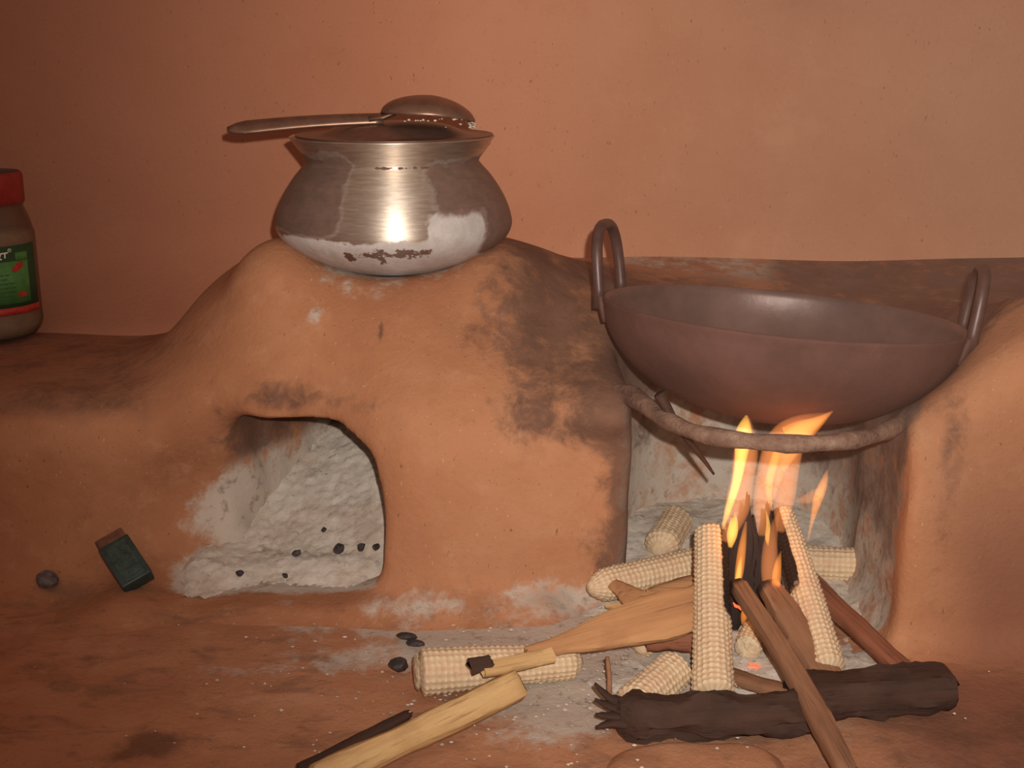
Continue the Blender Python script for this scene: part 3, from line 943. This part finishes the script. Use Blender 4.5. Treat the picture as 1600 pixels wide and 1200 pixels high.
w3b = plank('kindling_splinter', (.0715, .922, .0125), (.125, .895, .028), lambda t: .0010 + .0080 * float(sm(0, .5, t)), lin(.0018, .003), M_wood_y, 'lower pale pointed splinter just above the ash', 'firewood', roll=R(30), seed=27, jag=(.004, .003), group='pointed kindling splinters')
w4 = plank('bark_chunk', (.0965, .856, .0165), (.150, .850, .022), lin(.010, .013), lin(.0075, .0095), M_wood_r, 'reddish brown bark chunk beneath the tan board', 'firewood', roll=R(-20), seed=28, jag=(.004, .004))
s1 = plank('thin_stick', (.1635, .868, .058), (.2040, .680, .010), lin(.0068, .0072), lin(.0052, .0058), M_wood_b, 'brown stick slanting from the flames to the bottom edge', 'firewood', seed=29, bend=.004, charf=lambda t: .9 * float(sm(.10, .0, t)))
s2 = plank('thick_stick', (.1870, .876, .055), (.2215, .802, .010), lin(.0085, .0120), lin(.0055, .0065), M_wood_b, 'broad split stick leaning just left of the right cob', 'firewood', seed=30, charf=lambda t: .8 * float(sm(.2, .0, t)))
s3 = plank('red_stick', (.2270, .925, .036), (.2845, .785, .010), lin(.0072, .0080), lin(.0055, .0060), M_wood_r, 'reddish stick slanting right past the right cob', 'firewood', seed=31)
s5 = plank('pale_splint', (.2330, .935, .034), (.2580, .880, .020), lin(.0055, .0050), lin(.0035, .003), M_wood_b, 'short splint beside the reddish stick', 'firewood', seed=32)
s4 = plank('grey_stick', (.1500, .818, .009), (.1945, .778, .0135), lin(.0065, .0060), lin(.0050, .0045), M_wood_b, 'short greyish stick lying behind the bark log', 'firewood', seed=33)
b2 = plank('dark_log', (.1830, .772, .0165), (.3000, .785, .0170), lin(.0175, .0165), lin(.0150, .0130), M_bark, 'dark log lying across the right side of the hearth mouth', 'log', seed=34, rough=.12, ns=20, sq=.8)
b1 = plank('bark_log', (.0640, .745, .0170), (.2000, .754, .0160), lambda t: (.0150 + .002 * math.sin(9 * t)) * (.35 + .65 * float(sm(0, .16, t))), lambda t: (.0158 - .003 * t + .0018 * math.sin(14 * t + 1)) * (.5 + .5 * float(sm(0, .12, t))), M_bark, 'dark fibrous bark log with a frayed left end', 'log', seed=35, rough=.20, ns=22, jag=(.014, .004), sq=.95)
for i, (dx, dy, dz, c2) in enumerate([(-.0060, .006, .022, .012), (-.008, .002, .012, .005), (-.006, -.004, .004, .001), (-.003, -.010, -.002, -.003), (.03, .010, .006, .008)]):
    a = Vector((.074 + (.03 if i == 4 else 0), .748 + dy * .6, .016 + dz * .35))
    e = a + Vector((-.020 if i < 4 else .012, dy * .5, dz * .55))
    mid = (a + e) / 2 + Vector((0, 0, -c2 * .3))
    pts = smooth_profile([tuple(a), tuple(mid), tuple(e)], 4)
    v, f = sweep(pts, [(.0068 * (1 - .80 * q / (len(pts) - 1)), .0036 * (1 - .7 * q / (len(pts) - 1))) for q in range(len(pts))], 8, noise=.15, seed=60 + i)
    o = mesh('bark_fibre', v, f, M_bark, attrs={'char': [0.1] * len(v)})
    o.parent = b1; o.matrix_parent_inverse = b1.matrix_world.inverted()
v, f = sweep(smooth_profile([(.0655, .785, .003), (.0665, .790, .018), (.0650, .796, .034)], 4), [.0022 - .0001 * i for i in range(9)], 8, noise=.1)
o = mesh('twig', v, f, M_wood_b, attrs={'char': [0] * len(v)})
tag(o, 'thin upright twig standing in the ash by the bark log', 'twig')

# charred pieces standing in the fire
for i, (a, b, ww, lab) in enumerate([
    ((.176, .905, .005), (.1805, .925, .108), .0070, 'tallest charred splinter standing in the flames'),
    ((.170, .895, .006), (.1665, .905, .098), .0050, 'thin charred splinter at the left of the flames'),
    ((.187, .905, .006), (.1860, .930, .088), .0075, 'charred splinter in the middle of the flames'),
    ((.200, .905, .006), (.2015, .950, .092), .0080, 'charred splinter behind the right leaning cob')]):
    plank('charred_splinter', a, b, (lambda ww: lambda t: ww * (1 - .8 * float(sm(.55, 1, t))))(ww), (lambda ww: lambda t: .6 * ww * (1 - .75 * float(sm(.5, 1, t))))(ww), M_char, lab, 'firewood', seed=80 + i, jag=(.002, .012), group='charred splinters in the fire', rough=.2)

# glowing ember
for i, (c, s, lab) in enumerate([((.1745, .838, .0060), (.0045, .0012, .001), 'red glowing ember lying in the ash'), ((.1690, .885, .030), (.003, .003, .003), 'small glowing ember among the charred splinters')]):
    v, f = sweep([(c[0] - s[0], c[1], c[2] + s[1]), (c[0] - s[0] * .5, c[1], c[2] + .0006), (c[0] + s[0] * .5, c[1], c[2] - .0006), (c[0] + s[0], c[1], c[2] - s[1])], [(.0006, .0005), (.0014, .0011), (.0013, .001), (.0005, .0005)], 7, noise=.2, seed=i)
    o = mesh('ember', v, f, M_ember); tag(o, lab, 'ember', 'embers')

# ------------------------------------------------------------------ fire
fire = empty('fire', (.186, .895, .02))
tag(fire, 'orange flames licking up from the cobs to the curved bar', 'fire')
def flame(pts, rads, mat, seed=0):
    P = smooth_profile(pts, 6)
    Rr = smooth_profile([(a, b) for a, b in rads], 6)
    v, f = sweep([tuple(np.array(p) - np.array(fire.location)) for p in P], [(max(.0003, q[0]), max(.0003, q[1])) for q in Rr], 16, up=(0, 1, 0))
    return mesh('flame', v, f, mat, fire)
Yf = .890
# left bright tongue
flame([(.1560, Yf, .090), (.1605, Yf, .108), (.1648, Yf, .126), (.1672, Yf, .145), (.1685, Yf, .165), (.170, Yf, .178)], [(.0012, .001), (.0026, .003), (.0034, .004), (.0045, .004), (.0062, .004), (.001, .001)], M_fl_core)
flame([(.1590, Yf, .080), (.1660, Yf, .105), (.1695, Yf, .130), (.1710, Yf, .155), (.1720, Yf, .176)], [(.004, .003), (.0095, .006), (.0090, .006), (.0085, .006), (.001, .001)], M_fl_soft)
flame([(.1615, Yf - .006, .078), (.1625, Yf - .006, .088), (.1635, Yf - .006, .098), (.164, Yf - .006, .104)], [(.0015, .002), (.0040, .004), (.0030, .003), (.0004, .0004)], M_fl_core)
# middle sheet rising over the bar
flame([(.1860, Yf, .085), (.1850, Yf, .110), (.1905, Yf, .138), (.1980, Yf - .006, .160), (.2080, Yf - .010, .172), (.2270, Yf - .014, .184)], [(.003, .003), (.0075, .006), (.0105, .007), (.0140, .007), (.0110, .005), (.0008, .0008)], M_fl_soft)
flame([(.1995, Yf, .088), (.2005, Yf, .115), (.2030, Yf, .140), (.2050, Yf - .004, .162), (.2130, Yf - .010, .173), (.2285, Yf - .014, .185)], [(.003, .003), (.0085, .006), (.0080, .006), (.0085, .005), (.0060, .0035), (.0006, .0006)], M_fl_soft)
flame([(.1915, Yf, .105), (.1890, Yf, .125), (.1925, Yf, .145), (.1965, Yf, .165)], [(.001, .001), (.0030, .003), (.0032, .003), (.0012, .001)], M_fl_mid)
flame([(.1960, Yf - .014, .166), (.2080, Yf - .016, .1715), (.2180, Yf - .017, .178), (.2275, Yf - .018, .1865)], [(.008, .003), (.0085, .0032), (.0042, .003), (.0006, .0006)], M_fl_mid)
# small right flame
flame([(.2200, Yf, .080), (.2225, Yf, .097), (.2255, Yf, .113), (.2285, Yf, .124), (.2315, Yf, .137)], [(.0006, .0006), (.0016, .002), (.0036, .003), (.0034, .003), (.0006, .0006)], M_fl_mid)
flame([(.2085, Yf, .112), (.2180, Yf, .114), (.2250, Yf, .118), (.2290, Yf, .122)], [(.001, .001), (.004, .003), (.0045, .003), (.001, .001)], M_fl_soft)
# low streaks in front of the charred wood
flame([(.1655, .875, .048), (.1672, .875, .060), (.1690, .877, .080), (.1715, .880, .100)], [(.001, .001), (.0032, .003), (.0030, .003), (.0008, .001)], M_fl_mid)
flame([(.1655, .874, .046), (.1665, .874, .056), (.1675, .875, .066), (.1685, .876, .074)], [(.0008, .001), (.0022, .002), (.0016, .002), (.0004, .0004)], M_fl_core)
flame([(.1900, .872, .045), (.1895, .875, .062), (.1905, .880, .085), (.1960, .885, .105)], [(.003, .003), (.0062, .005), (.0050, .004), (.0008, .001)], M_fl_soft)
flame([(.1870, .872, .084), (.1862, .873, .090), (.1868, .875, .100), (.1850, .877, .110)], [(.0004, .0004), (.0018, .002), (.0015, .002), (.0004, .0004)], M_fl_core)
flame([(.1950, .868, .048), (.1935, .868, .058), (.1945, .870, .070), (.1965, .872, .080)], [(.0010, .001), (.0034, .003), (.0026, .003), (.0004, .0004)], M_fl_mid)
flame([(.1700, .866, .024), (.1715, .867, .032), (.1745, .868, .042), (.1760, .869, .050)], [(.0008, .001), (.0030, .003), (.0024, .002), (.0004, .0004)], M_fl_mid)
flame([(.1672, .866, .040), (.1680, .866, .045), (.1690, .866, .050)], [(.0012, .001), (.0026, .002), (.0006, .0006)], M_fl_core)
flame([(.2010, .868, .020), (.1990, .868, .032), (.1965, .868, .045), (.1950, .868, .058)], [(.002, .002), (.0050, .003), (.0040, .003), (.0008, .001)], M_fl_soft)
pl = bpy.data.lights.new('fire_glow', 'POINT')
pl.energy = .035; pl.color = (1, .42, .14); pl.shadow_soft_size = .02
plo = bpy.data.objects.new('fire_glow', pl); plo.location = (0, -.012, .075); plo.parent = fire
C.objects.link(plo)

# ------------------------------------------------------------------ glass-clear jar on the ledge
jar = empty('storage_jar', (-.515, 1.242, .1585), (0, 0, R(22)))
tag(jar, 'clear plastic jar with red lid and green label on the left ledge', 'jar')
JR = .0475
v, f = lathe(smooth_profile([(.001, .001), (.036, .0005), (.043, .004), (JR, .013), (JR, .030), (JR, .094), (.0462, .104), (.0435, .115), (.0395, .125), (.0375, .132)], 5), 72)
mesh('jar_body', v, f, M_plastic, jar)
v, f = lathe([(.001, .003), (.040, .003), (.0455, .013), (.0458, .094), (.0445, .101), (.030, .105), (.001, .104)], 56)
mesh('contents', v, f, M_cont, jar)
v, f = lathe([(.0405, .1305), (.0412, .1315), (.0412, .1560), (.0400, .1590), (.0385, .1600)], 72)
jl = mesh('jar_lid', v, f, M_red, jar)
v, f = lathe([(.0385, .1600), (.0370, .1585), (.001, .1585)], 60)
mesh('lid_top', v, f, M_liddark, jl)
nr = 96
for i in range(0):
    pass
def wrap(name, a0, a1, z0, z1, rad, mat, parent, n=40):
    v = []
    for q in range(n + 1):
        a = R(a0 + (a1 - a0) * q / n)
        for (rr, zz) in ((rad, z0), (rad, z1)):
            v.append((rr * math.sin(a), -rr * math.cos(a), zz))
    m = len(v)
    for q in range(n + 1):
        a = R(a0 + (a1 - a0) * q / n)
        for zz in (z0, z1):
            v.append(((rad - .0004) * math.sin(a), -(rad - .0004) * math.cos(a), zz))
    f = []
    for q in range(n):
        f.append((2 * q, 2 * q + 2, 2 * q + 3, 2 * q + 1))
        f.append((m + 2 * q + 1, m + 2 * q + 3, m + 2 * q + 2, m + 2 * q))
        f.append((2 * q + 1, 2 * q + 3, m + 2 * q + 3, m + 2 * q + 1))
        f.append((2 * q + 2, 2 * q, m + 2 * q, m + 2 * q + 2))
    return mesh(name, v, f, mat, parent)
lb = wrap('label_wrap', -150, 66, .0265, .0930, JR + .0007, M_labeld, jar, 80)
wrap('label_panel', -120, 50, .0375, .0780, JR + .0010, M_label, lb, 60)
wrap('label_panel_upper', 33, 50, .0775, .0860, JR + .0010, M_label, lb, 12)
wrap('label_band', -150, 66, .0265, .0335, JR + .0011, M_labelr, lb, 80)
# lettering: strokes drawn on the curved label
def stroke(pts, wdt, mat, name, parent, rad=JR + .0014):
    v, f = [], []
    P = [np.array(p, float) for p in pts]
    for i in range(len(P) - 1):
        d = P[i + 1] - P[i]; L = np.linalg.norm(d)
        if L < 1e-6: continue
        d /= L; nn = np.array((-d[1], d[0])) * wdt / 2
        a, b_ = P[i] - d * wdt * .3, P[i + 1] + d * wdt * .3
        base = len(v)
        for q in (a - nn, b_ - nn, b_ + nn, a + nn):
            an = q[0] / rad
            v.append((rad * math.sin(an), -rad * math.cos(an), q[1]))
        f.append((base, base + 1, base + 2, base + 3))
    return v, f
def letters(strokes, wdt, mat, name, parent):
    V, Fq = [], []
    for s in strokes:
        v, f = stroke(s, wdt, mat, name, parent)
        b = len(V); V += v; Fq += [tuple(b + i for i in g) for g in f]
    return mesh(name, V, Fq, mat, parent, smooth=False)
def U(deg, zz): return (R(deg) * (JR + .0014), zz)
zb = .0805
letters([[U(-14, zb), U(-10, zb + .0058), U(-3, zb + .0058), U(-3, zb)], [U(-12, zb + .002), U(-3, zb + .002)],
         [U(0, zb + .0012), U(3, zb + .0048), U(6, zb), U(6, zb + .0005)], [U(1, zb + .0022), U(5, zb + .0022)],
         [U(8.5, zb + .0050), U(16, zb + .0056), U(15, zb + .0032), U(9, zb + .0006), U(16.5, zb + .0008)],
         [U(16.5, zb + .0060), U(24, zb + .0064)], [U(21, zb + .0063), U(20.6, zb + .0018)]], .0013, M_white, 'lettering', lb)
letters([[U(26.5 + 2 * math.cos(a), zb + .0085 + .0016 * math.sin(a)) for a in np.linspace(0, 6.28, 9)], [U(26, zb + .0078), U(26, zb + .0092), U(27, zb + .0088)]], .0004, M_white, 'registered_mark', lb)
rows = []
for rr in range(7):
    zz = .0655 - rr * .0042
    a = -70 + random.uniform(0, 4)
    while a < (27 if rr > 1 else 20):
        L = random.uniform(2, 6)
        rows.append([U(a, zz), U(a + L, zz + .0002)])
        a += L + random.uniform(1.2, 2.2)
letters(rows, .0011, M_print, 'small_print', lb)
def oval(deg, zz, ra, rb, rot, mat, name, parent):
    v = [(0, 0)] + [(ra * math.cos(t) * math.cos(rot) - rb * math.sin(t) * math.sin(rot), ra * math.cos(t) * math.sin(rot) + rb * math.sin(t) * math.cos(rot)) for t in np.linspace(0, 6.283, 20)[:-1]]
    rad = JR + .0015
    vv = []
    for (uu, ww) in v:
        an = R(deg) + uu / rad
        vv.append((rad * math.sin(an), -rad * math.cos(an), zz + ww))
    ff = [(0, 1 + i, 1 + (i + 1) % 19) for i in range(19)]
    return mesh(name, vv, ff, mat, parent)
oval(35, .0725, .0072, .0035, .55, M_labelr, 'red_motif', lb)
oval(38, .0455, .0056, .0026, .1, M_labelr, 'red_motif', lb)

# ------------------------------------------------------------------ matchbox and loose charcoal
mb = empty('matchbox', (-.3210, .9960, .0), (0, 0, 0))
tag(mb, 'dark green matchbox with brown end lying on the mud floor', 'matchbox')
def bevel_box(sx, sy, sz, bev=.0012, off=(0, 0, 0)):
    bm = bmesh.new()
    bmesh.ops.create_cube(bm, size=1)
    for q in bm.verts: q.co = Vector((q.co.x * sx, q.co.y * sy, q.co.z * sz)) + Vector(off)
    bmesh.ops.bevel(bm, geom=list(bm.edges), offset=bev, segments=2, affect='EDGES', profile=.6)
    v = [tuple(q.co) for q in bm.verts]; f = [tuple(q.index for q in g.verts) for g in bm.faces]
    bm.free()
    return v, f
mb.matrix_world = Matrix.Translation((-.3120, .9630, max(.0190, stove_top(-.312, .963) + .0095, stove_top(-.3, .945) + .017))) @ Matrix.Rotation(R(36), 4, 'X') @ Matrix.Rotation(R(-53), 4, 'Z')
v, f = bevel_box(.044, .026, .013)
mesh('sleeve', v, f, M_match, mb)
v, f = bevel_box(.0375, .0175, .0006, .0003, (0, 0, .0067))
mesh('picture_panel', v, f, m_simple('faded_card_print', (.030, .055, .046), .5, 0, .6, 150, .5), mb)
v, f = bevel_box(.012, .0235, .0105, .001, (-.0255, 0, 0))
mesh('tray', v, f, M_matchb, mb)

def lump(c, s, label, mat=None, group='charcoal pieces', rot=0.0, seed=0, name='charcoal_piece'):
    r = np.random.RandomState(seed)
    bm = bmesh.new()
    bmesh.ops.create_icosphere(bm, subdivisions=2, radius=1)
    dirs = r.normal(size=(9, 3)); dirs /= np.linalg.norm(dirs, axis=1)[:, None]; cut = .55 + .3 * r.rand(9)
    for q in bm.verts:
        p = np.array(q.co)
        for d, k in zip(dirs, cut):
            e = p.dot(d)
            if e > k: p = p - d * (e - k)
        q.co = Vector((p[0] * s[0], p[1] * s[1], p[2] * s[2]))
    v = [tuple(q.co) for q in bm.verts]; f = [tuple(q.index for q in g.verts) for g in bm.faces]
    bm.free()
    o = mesh(name, v, f, mat or M_charcoal, smooth=False)
    o.location = c; o.rotation_euler = (0, 0, rot)
    tag(o, label, 'charcoal', group)
    return o
lump((-.0815, .8430, .004), (.0085, .0065, .0055), 'black charcoal lump on the floor left of the lone cob', seed=1, rot=.2)
lump((-.0800, .8900, .003), (.0090, .0050, .0030), 'flat charcoal flake, upper of two behind the lone cob', seed=2, rot=-.4)
lump((-.0730, .8780, .003), (.0085, .0040, .0030), 'flat charcoal flake, lower of two behind the lone cob', seed=3, rot=-.1)
lump((-.3800, .9700, stove_top(-.39, .970) + .005), (.0115, .0080, .0085), 'grey burnt lump with black end left of the matchbox', m_simple('grey_cinder', (.12, .095, .09), .8, 0, .6, 110), seed=4, rot=-.6)
lump((.0290, 1.318, .206), (.0125, .006, .004), 'small black charred scrap on the shelf right of the pot', seed=5, rot=.1)
ashpts = [((-.180, 1.000, .0255), .0048, 'leftmost of the larger black crumbs in the left ash heap'), ((-.144, .992, .0330), .0060, 'largest black crumb in the left ash heap'), ((-.160, 1.02, .0385), .0035, 'black crumb above the others in the left ash heap'), ((-.223, .972, .0190), .0042, 'black crumb at the lower left edge of the left ash heap'), ((-.125, .990, .0350), .0045, 'black crumb near the right edge of the left ash heap'), ((-.112, .985, .0370), .0040, 'black crumb against the right edge of the left fire mouth'), ((-.185, .968, .0190), .0030, 'small black crumb on the front lip of the left ash heap')]
for i, (c, s, lab) in enumerate(ashpts):
    lump(c, (s, s * .8, s * .8), lab, seed=10 + i, rot=i * .9, group='charcoal crumbs in the ash heap')

# mud kerb in front of the hearth
v, f = [], []
X, Y, F = grid(np.linspace(.050, .182, 50), np.linspace(.655, .752, 40))
kd_ = 1 - ((np.abs(X - .116) / .066) ** 3.2 + (np.abs(Y - .700) / .048) ** 3.2) ** (1 / 3.2) + .05 * sines(X, Y, 0 * X, 70, 52)
zk = .0120 * sm(-.02, .30, kd_) - .006 + .0012 * sines(X, Y, 0 * X, 150, 53) + .0022 * sines(X, Y, 0 * X, 45, 51)
o = mesh('mud_kerb', np.stack([X, Y, zk], 1), F, M_floor, attrs={'ash': .35 * sm(.725, .75, Y), 'soot': .1 * np.ones(len(X)), 'damp_shade': .15 * np.ones(len(X)), 'trod': np.ones(len(X))})
tag(o, 'low flat mud kerb in front of the bark log', 'kerb')

# ------------------------------------------------------------------ thin smoke hanging over the right hearth
def m_smoke():
    m = bpy.data.materials.new('hearth_smoke'); m.use_nodes = True
    nt = m.node_tree; nt.nodes.remove(nt.nodes['Principled BSDF'])
    tc = nt.nodes.new('ShaderNodeTexCoord')
    sp = nt.nodes.new('ShaderNodeSeparateXYZ'); nt.links.new(tc.outputs['Object'], sp.inputs[0])
    mr = nt.nodes.new('ShaderNodeMapRange'); mr.interpolation_type = 'SMOOTHSTEP'
    mr.inputs['From Min'].default_value = -.12; mr.inputs['From Max'].default_value = .30
    nt.links.new(sp.outputs['X'], mr.inputs['Value'])
    mz = nt.nodes.new('ShaderNodeMapRange'); mz.interpolation_type = 'SMOOTHSTEP'
    mz.inputs['From Min'].default_value = .0; mz.inputs['From Max'].default_value = .25
    nt.links.new(sp.outputs['Z'], mz.inputs['Value'])
    m0 = nt.nodes.new('ShaderNodeMath'); m0.operation = 'MULTIPLY'
    nt.links.new(mr.outputs[0], m0.inputs[0]); nt.links.new(mz.outputs[0], m0.inputs[1])
    nz = nt.nodes.new('ShaderNodeTexNoise'); nz.inputs['Scale'].default_value = 5; nz.inputs['Detail'].default_value = 2
    nt.links.new(tc.outputs['Object'], nz.inputs['Vector'])
    m1 = nt.nodes.new('ShaderNodeMath'); m1.operation = 'MULTIPLY'
    nt.links.new(m0.outputs[0], m1.inputs[0]); nt.links.new(nz.outputs['Fac'], m1.inputs[1])
    m2 = nt.nodes.new('ShaderNodeMath'); m2.operation = 'MULTIPLY'; m2.inputs[1].default_value = .75
    nt.links.new(m1.outputs[0], m2.inputs[0])
    vs = nt.nodes.new('ShaderNodeVolumeScatter'); vs.inputs['Color'].default_value = (.92, .45, .32, 1)
    nt.links.new(m2.outputs[0], vs.inputs['Density'])
    nt.links.new(vs.outputs[0], nt.nodes['Material Output'].inputs['Volume'])
    return m
bm = bmesh.new(); bmesh.ops.create_cube(bm, size=1)
for q in bm.verts: q.co = Vector((.39 + q.co.x * 1.02, .985 + q.co.y * .60, .46 + q.co.z * .86))
v = [tuple(q.co) for q in bm.verts]; f = [tuple(q.index for q in g.verts) for g in bm.faces]; bm.free()
o = mesh('smoke_haze', v, f, m_smoke(), smooth=False)
tag(o, 'thin pinkish smoke hanging over the right hearth', 'smoke', kind='stuff')
